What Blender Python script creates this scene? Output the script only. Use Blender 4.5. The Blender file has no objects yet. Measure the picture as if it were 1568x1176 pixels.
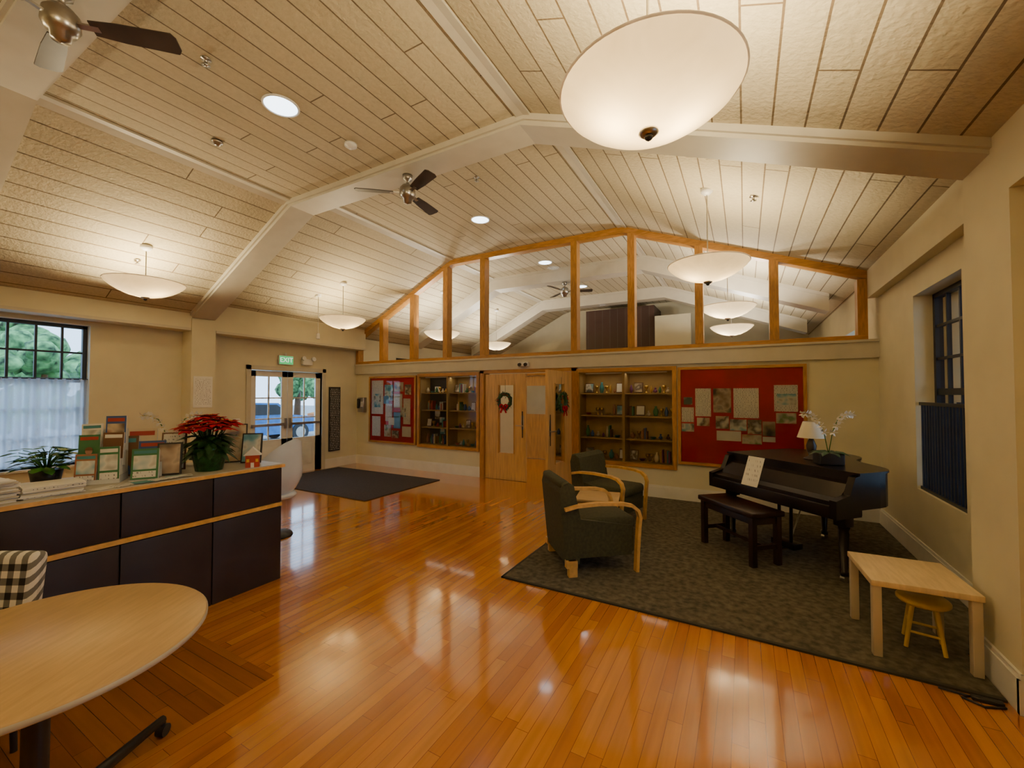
import bpy, bmesh, math, random
from mathutils import Vector, Matrix
random.seed(7)
R=random.uniform
# ---------------------------------------------------------------- materials
MC={}
def nd(nt,t,**k):
    n=nt.nodes.new(t)
    for a,b in k.items(): setattr(n,a,b)
    return n
def M(name,col,rough=.5,metal=0,var=.08,scale=6,bump=0,emit=0,ecol=None,stretch=None,coat=0,spec=None):
    if name in MC: return MC[name]
    m=bpy.data.materials.new(name); m.use_nodes=True; nt=m.node_tree
    p=nt.nodes['Principled BSDF']
    p.inputs['Roughness'].default_value=rough; p.inputs['Metallic'].default_value=metal
    if coat: p.inputs['Coat Weight'].default_value=coat; p.inputs['Coat Roughness'].default_value=.08
    if spec is not None: p.inputs['Specular IOR Level'].default_value=spec
    tc=nd(nt,'ShaderNodeTexCoord'); mp=nd(nt,'ShaderNodeMapping')
    if stretch: mp.inputs['Scale'].default_value=stretch
    nt.links.new(tc.outputs['Object'],mp.inputs['Vector'])
    no=nd(nt,'ShaderNodeTexNoise'); no.inputs['Scale'].default_value=scale; no.inputs['Detail'].default_value=2
    nt.links.new(mp.outputs['Vector'],no.inputs['Vector'])
    cr=nd(nt,'ShaderNodeValToRGB')
    a=[max(0,c*(1-var*2)) for c in col]+[1]; b=[min(1,c*(1+var*2)) for c in col]+[1]
    cr.color_ramp.elements[0].position=.3; cr.color_ramp.elements[1].position=.7
    cr.color_ramp.elements[0].color=a; cr.color_ramp.elements[1].color=b
    nt.links.new(no.outputs['Fac'],cr.inputs['Fac']); nt.links.new(cr.outputs['Color'],p.inputs['Base Color'])
    if bump:
        bp=nd(nt,'ShaderNodeBump'); bp.inputs['Strength'].default_value=bump; bp.inputs['Distance'].default_value=.01
        nt.links.new(no.outputs['Fac'],bp.inputs['Height']); nt.links.new(bp.outputs['Normal'],p.inputs['Normal'])
    if emit:
        p.inputs['Emission Color'].default_value=list(ecol or col)+[1]; p.inputs['Emission Strength'].default_value=emit
    MC[name]=m; return m
def planks(name,c1,c2,mort,bw,rh,ms,rough,swap,grain=.25,bumpn=0,coat=0,nscale=(1.5,30,1),noisesc=1.0,gbump=.3,bscale=60,spec=None):
    m=bpy.data.materials.new(name); m.use_nodes=True; nt=m.node_tree; L=nt.links.new
    p=nt.nodes['Principled BSDF']; p.inputs['Roughness'].default_value=rough
    if spec is not None: p.inputs['Specular IOR Level'].default_value=spec
    if coat: p.inputs['Coat Weight'].default_value=coat; p.inputs['Coat Roughness'].default_value=.07
    tc=nd(nt,'ShaderNodeTexCoord'); sp=nd(nt,'ShaderNodeSeparateXYZ'); cb=nd(nt,'ShaderNodeCombineXYZ')
    L(tc.outputs['Object'],sp.inputs[0])
    if swap: L(sp.outputs['Y'],cb.inputs['X']); L(sp.outputs['X'],cb.inputs['Y'])
    else: L(sp.outputs['X'],cb.inputs['X']); L(sp.outputs['Y'],cb.inputs['Y'])
    br=nd(nt,'ShaderNodeTexBrick'); br.offset=.37; br.offset_frequency=2; br.squash=.83; br.squash_frequency=3
    br.inputs['Scale'].default_value=1; br.inputs['Brick Width'].default_value=bw; br.inputs['Row Height'].default_value=rh
    br.inputs['Mortar Size'].default_value=ms; br.inputs['Mortar Smooth'].default_value=.1; br.inputs['Bias'].default_value=0
    br.inputs['Color1'].default_value=(*c1,1); br.inputs['Color2'].default_value=(*c2,1); br.inputs['Mortar'].default_value=(*mort,1)
    L(cb.outputs[0],br.inputs['Vector'])
    mp=nd(nt,'ShaderNodeMapping'); mp.inputs['Scale'].default_value=nscale; L(cb.outputs[0],mp.inputs['Vector'])
    no=nd(nt,'ShaderNodeTexNoise'); no.inputs['Scale'].default_value=noisesc; no.inputs['Detail'].default_value=3
    L(mp.outputs[0],no.inputs['Vector'])
    cr=nd(nt,'ShaderNodeValToRGB'); cr.color_ramp.elements[0].position=.3; cr.color_ramp.elements[1].position=.7
    g=1-grain; cr.color_ramp.elements[0].color=(g,g,g,1); cr.color_ramp.elements[1].color=(1,1,1,1)
    L(no.outputs['Fac'],cr.inputs['Fac'])
    mx=nd(nt,'ShaderNodeMix',data_type='RGBA',blend_type='MULTIPLY'); mx.inputs[0].default_value=1
    L(br.outputs['Color'],mx.inputs[6]); L(cr.outputs['Color'],mx.inputs[7]); L(mx.outputs[2],p.inputs['Base Color'])
    if bumpn:
        n2=nd(nt,'ShaderNodeTexNoise'); n2.inputs['Scale'].default_value=bscale; n2.inputs['Detail'].default_value=2; L(tc.outputs['Object'],n2.inputs['Vector'])
        b2=nd(nt,'ShaderNodeBump'); b2.inputs['Strength'].default_value=bumpn; b2.inputs['Distance'].default_value=.01
        L(n2.outputs['Fac'],b2.inputs['Height']); L(b2.outputs['Normal'],p.inputs['Normal'])
    return m
def glassm(name='window_glass',ior=1.35,tint=(.97,.98,.98)):
    m=bpy.data.materials.new(name); m.use_nodes=True; nt=m.node_tree; nt.nodes.clear()
    o=nd(nt,'ShaderNodeOutputMaterial'); mx=nd(nt,'ShaderNodeMixShader'); t=nd(nt,'ShaderNodeBsdfTransparent'); g=nd(nt,'ShaderNodeBsdfGlossy')
    t.inputs[0].default_value=(*tint,1); g.inputs['Roughness'].default_value=.02
    f=nd(nt,'ShaderNodeFresnel'); f.inputs[0].default_value=ior
    nt.links.new(f.outputs[0],mx.inputs[0]); nt.links.new(t.outputs[0],mx.inputs[1]); nt.links.new(g.outputs[0],mx.inputs[2]); nt.links.new(mx.outputs[0],o.inputs[0])
    return m
def bowlm():
    m=bpy.data.materials.new('alabaster_glass'); m.use_nodes=True; nt=m.node_tree; nt.nodes.clear(); L=nt.links.new
    o=nd(nt,'ShaderNodeOutputMaterial'); a=nd(nt,'ShaderNodeAddShader'); mx=nd(nt,'ShaderNodeMixShader')
    d=nd(nt,'ShaderNodeBsdfPrincipled'); d.inputs['Base Color'].default_value=(.78,.71,.60,1); d.inputs['Roughness'].default_value=.25
    t=nd(nt,'ShaderNodeBsdfTranslucent'); t.inputs[0].default_value=(.30,.235,.14,1)
    e=nd(nt,'ShaderNodeEmission'); e.inputs[0].default_value=(1,.78,.48,1)
    tc=nd(nt,'ShaderNodeTexCoord'); no=nd(nt,'ShaderNodeTexNoise'); no.inputs['Scale'].default_value=4; no.inputs['Distortion'].default_value=1.5
    L(tc.outputs['Object'],no.inputs['Vector'])
    mu=nd(nt,'ShaderNodeMath',operation='MULTIPLY'); mu.inputs[1].default_value=.35; L(no.outputs['Fac'],mu.inputs[0]); L(mu.outputs[0],e.inputs[1])
    mx.inputs[0].default_value=.32; L(d.outputs[0],mx.inputs[1]); L(t.outputs[0],mx.inputs[2])
    L(mx.outputs[0],a.inputs[0]); L(e.outputs[0],a.inputs[1]); L(a.outputs[0],o.inputs[0]); return m
def sheer():
    m=bpy.data.materials.new('sheer_curtain'); m.use_nodes=True; nt=m.node_tree; nt.nodes.clear(); L=nt.links.new
    o=nd(nt,'ShaderNodeOutputMaterial'); mx=nd(nt,'ShaderNodeMixShader'); m2=nd(nt,'ShaderNodeMixShader')
    d=nd(nt,'ShaderNodeBsdfDiffuse'); d.inputs[0].default_value=(.75,.8,.88,1)
    t=nd(nt,'ShaderNodeBsdfTranslucent'); t.inputs[0].default_value=(.8,.87,.97,1); tr=nd(nt,'ShaderNodeBsdfTransparent')
    w=nd(nt,'ShaderNodeTexNoise'); w.inputs['Scale'].default_value=90
    mu=nd(nt,'ShaderNodeMath',operation='MULTIPLY'); mu.inputs[1].default_value=.35; L(w.outputs['Fac'],mu.inputs[0])
    mx.inputs[0].default_value=.65; L(d.outputs[0],mx.inputs[1]); L(t.outputs[0],mx.inputs[2])
    L(mu.outputs[0],m2.inputs[0]); L(mx.outputs[0],m2.inputs[1]); L(tr.outputs[0],m2.inputs[2]); L(m2.outputs[0],o.inputs[0]); return m
def textm(name,bg,ink,sx=70,sz=38,den=.48):
    m=bpy.data.materials.new(name); m.use_nodes=True; nt=m.node_tree; L=nt.links.new; p=nt.nodes['Principled BSDF']; p.inputs['Roughness'].default_value=.5
    tc=nd(nt,'ShaderNodeTexCoord'); sp=nd(nt,'ShaderNodeSeparateXYZ'); L(tc.outputs['Object'],sp.inputs[0])
    mu=nd(nt,'ShaderNodeMath',operation='MULTIPLY'); mu.inputs[1].default_value=sz; L(sp.outputs['Z'],mu.inputs[0])
    fr=nd(nt,'ShaderNodeMath',operation='FRACT'); L(mu.outputs[0],fr.inputs[0])
    lt=nd(nt,'ShaderNodeMath',operation='LESS_THAN'); lt.inputs[1].default_value=.45; L(fr.outputs[0],lt.inputs[0])
    fl=nd(nt,'ShaderNodeMath',operation='FLOOR'); L(mu.outputs[0],fl.inputs[0])
    ad=nd(nt,'ShaderNodeMath',operation='ADD'); L(sp.outputs['X'],ad.inputs[0]); L(sp.outputs['Y'],ad.inputs[1])
    m3=nd(nt,'ShaderNodeMath',operation='MULTIPLY'); m3.inputs[1].default_value=sx; L(ad.outputs[0],m3.inputs[0])
    cb=nd(nt,'ShaderNodeCombineXYZ'); L(m3.outputs[0],cb.inputs[0]); L(fl.outputs[0],cb.inputs[1])
    no=nd(nt,'ShaderNodeTexNoise'); no.inputs['Scale'].default_value=1; L(cb.outputs[0],no.inputs['Vector'])
    gt=nd(nt,'ShaderNodeMath',operation='GREATER_THAN'); gt.inputs[1].default_value=den; L(no.outputs['Fac'],gt.inputs[0])
    m4=nd(nt,'ShaderNodeMath',operation='MULTIPLY'); L(lt.outputs[0],m4.inputs[0]); L(gt.outputs[0],m4.inputs[1])
    mx=nd(nt,'ShaderNodeMix',data_type='RGBA'); L(m4.outputs[0],mx.inputs[0]); mx.inputs[6].default_value=(*bg,1); mx.inputs[7].default_value=(*ink,1)
    L(mx.outputs[2],p.inputs['Base Color']); return m
def photom(name,cols,scale=6):
    m=bpy.data.materials.new(name); m.use_nodes=True; nt=m.node_tree; L=nt.links.new; p=nt.nodes['Principled BSDF']; p.inputs['Roughness'].default_value=.35
    tc=nd(nt,'ShaderNodeTexCoord'); no=nd(nt,'ShaderNodeTexNoise'); no.inputs['Scale'].default_value=scale; no.inputs['Detail'].default_value=2
    L(tc.outputs['Object'],no.inputs['Vector']); cr=nd(nt,'ShaderNodeValToRGB'); cr.color_ramp.interpolation='LINEAR'
    e=cr.color_ramp.elements; e[0].position=.3; e[0].color=(*cols[0],1); e[1].position=.42; e[1].color=(*cols[1],1)
    for i,c in enumerate(cols[2:]):
        x=e.new(.54+.12*i); x.color=(*c,1)
    L(no.outputs['Fac'],cr.inputs['Fac']); L(cr.outputs['Color'],p.inputs['Base Color']); return m
def checkm():
    m=bpy.data.materials.new('buffalo_plaid'); m.use_nodes=True; nt=m.node_tree; L=nt.links.new; p=nt.nodes['Principled BSDF']; p.inputs['Roughness'].default_value=.9
    tc=nd(nt,'ShaderNodeTexCoord'); sp=nd(nt,'ShaderNodeSeparateXYZ'); L(tc.outputs['Object'],sp.inputs[0])
    def st(sock,k):
        a=nd(nt,'ShaderNodeMath',operation='MULTIPLY'); a.inputs[1].default_value=k; L(sock,a.inputs[0])
        b=nd(nt,'ShaderNodeMath',operation='FRACT'); L(a.outputs[0],b.inputs[0])
        c=nd(nt,'ShaderNodeMath',operation='GREATER_THAN'); c.inputs[1].default_value=.5; L(b.outputs[0],c.inputs[0]); return c.outputs[0]
    s1=nd(nt,'ShaderNodeMath',operation='ADD'); L(sp.outputs['X'],s1.inputs[0]); L(sp.outputs['Z'],s1.inputs[1])
    A=st(s1.outputs[0],18); B_=st(sp.outputs['Y'],18)
    s=nd(nt,'ShaderNodeMath',operation='ADD'); L(A,s.inputs[0]); L(B_,s.inputs[1])
    h=nd(nt,'ShaderNodeMath',operation='MULTIPLY'); h.inputs[1].default_value=.5; L(s.outputs[0],h.inputs[0])
    cr=nd(nt,'ShaderNodeValToRGB'); cr.color_ramp.interpolation='CONSTANT'; e=cr.color_ramp.elements
    e[0].color=(.75,.74,.72,1); e[1].position=.4; e[1].color=(.18,.18,.18,1); x=e.new(.9); x.color=(.015,.015,.017,1)
    L(h.outputs[0],cr.inputs['Fac']); L(cr.outputs['Color'],p.inputs['Base Color']); return m

CREAM=M('cream_wall_paint',(.67,.62,.44),.6,var=.02,scale=3)
TRIMC=M('cream_trim_paint',(.56,.52,.42),.5,var=.02)
BASEW=M('white_baseboard_paint',(.74,.73,.68),.4,var=.02)
WOOD=M('honey_fir_trim',(.42,.20,.045),.35,var=.12,scale=8,stretch=(6,6,1))
WOODH=M('honey_fir_rail',(.42,.20,.045),.35,var=.12,scale=8,stretch=(1,6,6))
DOORW=M('maple_veneer_door',(.58,.36,.14),.35,var=.08,scale=5,stretch=(6,6,.6))
CASEW=M('case_back_tan',(.46,.31,.12),.5,var=.04)
BEECH=M('bent_beech',(.68,.40,.12),.3,var=.08,scale=10,stretch=(2,2,2))
BIRCH=M('birch_top',(.72,.55,.32),.4,var=.05,scale=6,stretch=(8,1,1))
TABLEW=M('maple_laminate',(.55,.37,.17),.35,var=.05,scale=7,stretch=(1,8,1))
DARK=M('dark_counter_laminate',(.024,.015,.018),.45,var=.1)
PIANO=M('black_piano_lacquer',(.010,.006,.005),.28,var=.1,spec=.35)
BENCH=M('espresso_wood',(.022,.009,.006),.3,var=.15)
BLACK=M('black_metal',(.012,.012,.013),.4,var=.05)
RUB=M('black_plastic',(.02,.02,.022),.5,var=.05)
STEEL=M('brushed_nickel',(.45,.43,.40),.3,metal=1,var=.05)
BLADE=M('walnut_blade',(.045,.030,.022),.4,var=.15)
GREENF=M('olive_upholstery',(.045,.045,.018),.85,var=.12,scale=40)
CARPET=M('sage_grey_carpet',(.085,.074,.048),.95,var=.25,scale=22,bump=.5)
CEDGE=M('carpet_binding',(.03,.028,.02),.8,var=.1)
MAT=M('charcoal_entry_mat',(.035,.028,.030),.9,var=.2,scale=60)
RED=M('red_felt',(.50,.012,.008),.7,var=.06,scale=3,spec=.2)
WHITE=M('white_plastic',(.75,.74,.72),.35,var=.02)
GREY=M('grey_laminate',(.5,.47,.40),.4,var=.04)
PAPER=M('white_paper',(.78,.77,.74),.6,var=.03)
LEAF=M('leaf_green',(.035,.16,.02),.4,var=.3,scale=20)
LEAFD=M('dark_leaf_green',(.015,.06,.015),.5,var=.3,scale=20)
POIN=M('poinsettia_red',(.36,.002,.006),.7,var=.2,scale=20,spec=.15)
PETAL=M('white_petal',(.8,.78,.74),.5,var=.03)
YEL=M('yellow_stool_wood',(.68,.46,.08),.35,var=.06)
NAVY=M('navy_window_frame',(.010,.018,.035),.4,var=.1)
BRICK=planks('brown_brick',(.085,.04,.028),(.06,.028,.02),(.10,.08,.065),.22,.075,.008,.8,False)
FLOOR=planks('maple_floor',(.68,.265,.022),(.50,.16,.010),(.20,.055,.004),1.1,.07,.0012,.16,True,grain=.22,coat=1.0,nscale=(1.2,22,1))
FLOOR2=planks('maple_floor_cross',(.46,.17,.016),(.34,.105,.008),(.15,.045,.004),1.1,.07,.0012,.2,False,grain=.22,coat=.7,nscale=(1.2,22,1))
CEIL=planks('ceiling_planks',(.56,.49,.335),(.51,.445,.295),(.15,.105,.06),4.3,.18,.006,.85,True,grain=.12,bumpn=.8,nscale=(6,6,6),noisesc=4,bscale=34)
GLASS=glassm(ior=1.42); BOWL=bowlm(); SHEER=sheer(); PLAID=checkm()
TXT=textm('printed_paper',(.78,.77,.74),(.25,.25,.27),75,42,.54); TXTD=textm('dark_directory_board',(.02,.02,.022),(.55,.55,.55),60,26,.5)
PH=[photom('photo_print_a',[(.1,.12,.2),(.5,.35,.2),(.7,.65,.55),(.2,.3,.12)]),
    photom('photo_print_b',[(.35,.05,.04),(.6,.5,.35),(.12,.08,.06),(.75,.7,.6)]),
    photom('photo_print_c',[(.05,.2,.35),(.2,.45,.55),(.75,.75,.7),(.1,.1,.1)]),
    photom('photo_print_d',[(.03,.03,.03),(.25,.18,.12),(.5,.4,.3),(.08,.1,.08)])]
COLS=[M('book_'+n,c,.5,var=.05) for n,c in dict(red=(.4,.04,.03),blue=(.04,.10,.3),green=(.05,.2,.08),ochre=(.5,.3,.06),brown=(.15,.07,.03),white=(.7,.68,.62),teal=(.05,.25,.28),purple=(.2,.05,.2),clay=(.35,.14,.07),cream=(.65,.55,.38)).items()]
SKIN=M('printed_portrait',(.45,.25,.16),.4,var=.15,scale=30)

# ---------------------------------------------------------------- mesh builder
class B:
    def __init__(s,name): s.n=name; s.v=[]; s.f=[]; s.fm=[]; s.fs=[]; s.mats=[]; s.T=Matrix.Identity(4)
    def mi(s,m):
        if m not in s.mats: s.mats.append(m)
        return s.mats.index(m)
    def add(s,vs,fs,mat,smooth=False):
        o=len(s.v); k=s.mi(mat)
        s.v+=[tuple(s.T@Vector(v)) for v in vs]
        for f in fs: s.f.append([i+o for i in f]); s.fm.append(k); s.fs.append(smooth)
    def box(s,c,sz,mat,rot=None,bev=0):
        bm=bmesh.new(); bmesh.ops.create_cube(bm,size=1)
        for v in bm.verts: v.co=Vector((v.co.x*sz[0],v.co.y*sz[1],v.co.z*sz[2]))
        if bev: bmesh.ops.bevel(bm,geom=bm.edges[:],offset=bev,segments=3,affect='EDGES',profile=.5)
        T=Matrix.Translation(c)
        if rot: T=T@Matrix.Rotation(rot[2],4,'Z')@Matrix.Rotation(rot[1],4,'Y')@Matrix.Rotation(rot[0],4,'X')
        bm.verts.index_update()
        s.add([T@v.co for v in bm.verts],[[v.index for v in f.verts] for f in bm.faces],mat,bool(bev)); bm.free()
    def bb(s,x0,x1,y0,y1,z0,z1,mat,bev=0): s.box(((x0+x1)/2,(y0+y1)/2,(z0+z1)/2),(abs(x1-x0),abs(y1-y0),abs(z1-z0)),mat,bev=bev)
    def lathe(s,pr,mat,c=(0,0,0),n=24,closed=False):
        vs=[];fs=[]
        for r,z in pr:
            for i in range(n):
                a=2*math.pi*i/n; vs.append((c[0]+r*math.cos(a),c[1]+r*math.sin(a),c[2]+z))
        for j in range(len(pr)-1):
            for i in range(n):
                k=(i+1)%n; fs.append([j*n+i,j*n+k,(j+1)*n+k,(j+1)*n+i])
        if closed: fs.append(list(range(n))[::-1]); fs.append([(len(pr)-1)*n+i for i in range(n)])
        s.add(vs,fs,mat,True)
    def cyl(s,p0,p1,r0,r1,mat,n=14,smooth=True):
        p0=Vector(p0);p1=Vector(p1); d=(p1-p0).normalized(); u=d.orthogonal().normalized(); w=d.cross(u)
        vs=[]
        for p,r in((p0,r0),(p1,r1)):
            for i in range(n):
                a=2*math.pi*i/n; vs.append(p+u*r*math.cos(a)+w*r*math.sin(a))
        fs=[[i,(i+1)%n,n+(i+1)%n,n+i] for i in range(n)]
        s.add(vs,fs,mat,smooth); s.add(vs,[list(range(n))[::-1],[n+i for i in range(n)]],mat,False)
    def tube(s,pts,r,mat,n=8):
        pts=[Vector(p) for p in pts]; vs=[];fs=[]; u=None
        for j,p in enumerate(pts):
            d=(pts[min(j+1,len(pts)-1)]-pts[max(j-1,0)]).normalized()
            if u is None: u=d.orthogonal().normalized()
            u=(u-d*u.dot(d)).normalized(); w=d.cross(u); rr=r[j] if isinstance(r,(list,tuple)) else r
            for i in range(n):
                a=2*math.pi*i/n; vs.append(p+u*rr*math.cos(a)+w*rr*math.sin(a))
        for j in range(len(pts)-1):
            for i in range(n):
                k=(i+1)%n; fs.append([j*n+i,j*n+k,(j+1)*n+k,(j+1)*n+i])
        fs.append(list(range(n))[::-1]); fs.append([(len(pts)-1)*n+i for i in range(n)])
        s.add(vs,fs,mat,True)
    def prism(s,poly,axis,a0,a1,mat,smooth=False):
        n=len(poly)
        def mp(p,a): return {'x':(a,p[0],p[1]),'y':(p[0],a,p[1]),'z':(p[0],p[1],a)}[axis]
        vs=[mp(p,a0) for p in poly]+[mp(p,a1) for p in poly]
        s.add(vs,[[i,(i+1)%n,n+(i+1)%n,n+i] for i in range(n)],mat,smooth)
        s.add(vs,[list(range(n))[::-1],[n+i for i in range(n)]],mat,False)
    def ribbon(s,path,th,y0,y1,mat):
        P=[Vector((p[0],p[1])) for p in path]; up=[];dn=[]
        for j,p in enumerate(P):
            d=(P[min(j+1,len(P)-1)]-P[max(j-1,0)]).normalized(); nn=Vector((-d.y,d.x))*th/2
            up.append(tuple(p+nn)); dn.append(tuple(p-nn))
        for j in range(len(P)-1):
            s.prism([up[j],up[j+1],dn[j+1],dn[j]],'y',y0,y1,mat)
    def sph(s,c,r,mat,sc=(1,1,1),sub=2,jit=0):
        bm=bmesh.new(); bmesh.ops.create_icosphere(bm,subdivisions=sub,radius=r); bm.verts.index_update()
        s.add([(c[0]+v.co.x*sc[0]*(1+R(-jit,jit)),c[1]+v.co.y*sc[1]*(1+R(-jit,jit)),c[2]+v.co.z*sc[2]*(1+R(-jit,jit))) for v in bm.verts],[[v.index for v in f.verts] for f in bm.faces],mat,True); bm.free()
    def torus(s,c,Rr,r,mat,axis='z',n=28,m=8,sc=1,jit=0):
        vs=[];fs=[]
        for i in range(n):
            a=2*math.pi*i/n
            for j in range(m):
                b=2*math.pi*j/m; q=r*(1+R(-jit,jit)); x=(Rr+q*math.cos(b))*math.cos(a); y=(Rr+q*math.cos(b))*math.sin(a); z=q*math.sin(b)
                v={'z':(x,y,z),'y':(x,z,y),'x':(z,x,y)}[axis]; vs.append((c[0]+v[0],c[1]+v[1],c[2]+v[2]))
        for i in range(n):
            for j in range(m): fs.append([i*m+j,((i+1)%n)*m+j,((i+1)%n)*m+(j+1)%m,i*m+(j+1)%m])
        s.add(vs,fs,mat,True)
    def leaf(s,b,d,L,W,mat,droop=.2):
        b=Vector(b); d=Vector(d).normalized(); sd=d.cross(Vector((0,0,1)))
        if sd.length<.05: sd=Vector((1,0,0))
        sd.normalize(); dz=Vector((0,0,-droop*L)); up=d.cross(sd)*(-.06*L)
        a1=b+d*L*.35; a2=b+d*L*.7+dz*.4; t=b+d*L+dz
        s.add([b,a1+sd*W/2-up,a1,a1-sd*W/2-up,a2+sd*W*.38-up,a2,a2-sd*W*.38-up,t],[[0,1,2],[0,2,3],[1,4,5,2],[2,5,6,3],[4,7,5],[5,7,6]],mat,True)
    def done(s,loc=(0,0,0),rz=0,parent=None,sc=1):
        me=bpy.data.meshes.new(s.n); me.from_pydata([(v[0]*sc,v[1]*sc,v[2]*sc) for v in s.v],[],s.f)
        for m in s.mats: me.materials.append(m)
        for p,k,q in zip(me.polygons,s.fm,s.fs): p.material_index=k; p.use_smooth=q
        me.update(); bm=bmesh.new(); bm.from_mesh(me); bmesh.ops.recalc_face_normals(bm,faces=bm.faces); bm.to_mesh(me); bm.free()
        o=bpy.data.objects.new(s.n,me); bpy.context.collection.objects.link(o); o.location=loc; o.rotation_euler=(0,0,rz)
        if parent: o.parent=parent
        return o
def rectholes(b,axis,p0,p1,ar,zr,holes,mat):
    A=sorted({ar[0],ar[1],*[h[0] for h in holes],*[h[1] for h in holes]}); Z=sorted({zr[0],zr[1],*[h[2] for h in holes],*[h[3] for h in holes]})
    for i in range(len(A)-1):
        for j in range(len(Z)-1):
            ca=(A[i]+A[i+1])/2; cz_=(Z[j]+Z[j+1])/2
            if any(h[0]<ca<h[1] and h[2]<cz_<h[3] for h in holes): continue
            if axis=='x': b.bb(p0,p1,A[i],A[i+1],Z[j],Z[j+1],mat)
            else: b.bb(A[i],A[i+1],p0,p1,Z[j],Z[j+1],mat)
def text(txt,size,loc,rot,mat,parent,name):
    c=bpy.data.curves.new(name,'FONT'); c.body=txt; c.size=size; c.align_x='CENTER'; c.align_y='CENTER'; c.extrude=.002; c.materials.append(mat)
    o=bpy.data.objects.new(name,c); bpy.context.collection.objects.link(o); o.location=loc; o.rotation_euler=rot; o.parent=parent; return o

# ---------------------------------------------------------------- room constants
KL,KR,ZT=-5.15,-1.70,4.28; XL,XR=-7.9,1.46; YF=6.75; YN=-2.6; YE=13.0
def cz(x,y=6):
    o=-.17 if y<3.4 else .03
    if x<KL: return ZT+o-.50*(KL-x)
    if x>KR: return ZT+o-.38*(x-KR)
    return ZT+o
# floor
b=B('floor')
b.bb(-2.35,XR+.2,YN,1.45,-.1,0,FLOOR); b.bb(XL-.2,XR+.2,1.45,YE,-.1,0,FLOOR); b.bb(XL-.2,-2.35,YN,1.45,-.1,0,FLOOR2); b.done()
# ceiling
b=B('ceiling'); x0,x1=XL-.2,XR+.2
for a,c in((YN,3.44),(3.44,YE)):
    m=(a+c)/2 if a>0 else 0
    b.prism([(x0,cz(x0,m)),(KL,cz(KL,m)),(KR,cz(KR,m)),(x1,cz(x1,m)),(x1,cz(x1,m)+.15),(KR,cz(KR,m)+.15),(KL,cz(KL,m)+.15),(x0,cz(x0,m)+.15)],'y',a,c,CEIL)
b.done()
def knee(y0,y1,i):
    b=B('trim_%d'%i)
    for x in(KL,KR):
        s=-1 if x==KL else 1; e=.07; Z=cz(x,y1)
        b.prism([(x-s*e,Z),(x,Z),(x+s*e,cz(x+s*e,y1)),(x+s*e,cz(x+s*e,y1)-.02),(x,Z-.022),(x-s*e,Z-.02)],'y',y0,y1,TRIMC)
    b.done()
knee(YN,.71,1); knee(1.07,3.26,2); knee(3.64,6.7,3); knee(6.95,YE,4)
def beam(y0,y1):
    b=B('ceiling_beam'); xa,xb=-7.6,1.2; d=.28
    C=lambda x:cz(x,6)
    b.prism([(xa,C(xa)),(KL,C(KL)),(KR,C(KR)),(xb,C(xb)),(xb,C(xb)-d),(KR-.05,C(KR)-d),(KL+.05,C(KL)-d),(xa,C(xa)-d)],'y',y0,y1,TRIMC)
    for ya,yb,yy in((y0-.025,y0,y0-.2),(y1,y1+.025,y1+.2)):
        D=lambda x:cz(x,yy); q=.055
        b.prism([(xa,D(xa)),(KL,D(KL)),(KR,D(KR)),(xb,D(xb)),(xb,D(xb)-q),(KR,D(KR)-q),(KL,D(KL)-q),(xa,D(xa)-q)],'y',ya,yb,TRIMC)
    b.done()
for y in(.72,3.28,8.3,11): beam(y,y+.33)
# left wall
b=B('wall_left'); LH=[(1.0,2.2,.65,2.54),(4.35,5.83,0,2.05),(8,9.2,.65,2.54),(10.8,12,.65,2.54)]
rectholes(b,'x',XL-.2,XL,(YN,YE),(0,2.9),LH,CREAM)
b.prism([(XL,2.60),(-7.62,2.60),(-7.62,2.87),(XL,2.74)],'y',YN,3.44,CREAM)
b.prism([(XL,2.60),(-7.62,2.60),(-7.62,3.07),(XL,2.93)],'y',3.44,YF,CREAM)
b.bb(-7.62,-7.6,YN,3.27,2.60,2.64,TRIMC); b.bb(-7.62,-7.6,3.63,YF,2.60,2.64,TRIMC)
for y0,y1 in((.70,.98),(3.28,3.62)): b.bb(XL,-7.595,y0,y1,0,2.79,CREAM)
b.done()
b=B('wall_right'); RH=[(4.45,5.5,.68,2.56),(1.5,2.6,.68,2.56),(8,9.2,.68,2.56),(11,12,.68,2.56)]
rectholes(b,'x',XR,XR+.25,(YN,YE),(0,3.12),RH,CREAM)
b.prism([(1.36,2.80),(XR,2.80),(XR,cz(XR)),(1.36,cz(1.36))],'y',3.6,YF,CREAM)
b.prism([(1.2,2.66),(XR,2.66),(XR,cz(XR,0)),(1.2,cz(1.2,0))],'y',YN,3.1,CREAM)
b.prism([(1.2,0),(XR,0),(XR,cz(XR)),(1.2,cz(1.2))],'y',3.1,3.61,CREAM)
b.done()
prof=[(XL-.2,0),(XR+.25,0),(XR+.25,cz(XR+.25)),(KR,cz(KR)),(KL,cz(KL)),(XL-.2,cz(XL-.2))]
b=B('wall_back'); b.prism(prof,'y',YN-.2,YN,CREAM); b.done()
b=B('wall_far_room_end'); b.prism(prof,'y',YE,YE+.2,CREAM); b.done()
# far partition wall
b=B('wall_front')
rectholes(b,'y',YF,YF+.16,(XL,XR),(0,2.05),[(-4.37,-2.57,0,2.05),(-5.98,-4.52,.54,1.97),(-2.46,-.95,.50,1.97)],CREAM)
b.bb(XL,XR,YF-.05,YF+.18,2.05,2.27,TRIMC); b.bb(XL,XR,YF-.07,YF+.2,2.25,2.28,TRIMC)
b.done()
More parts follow.
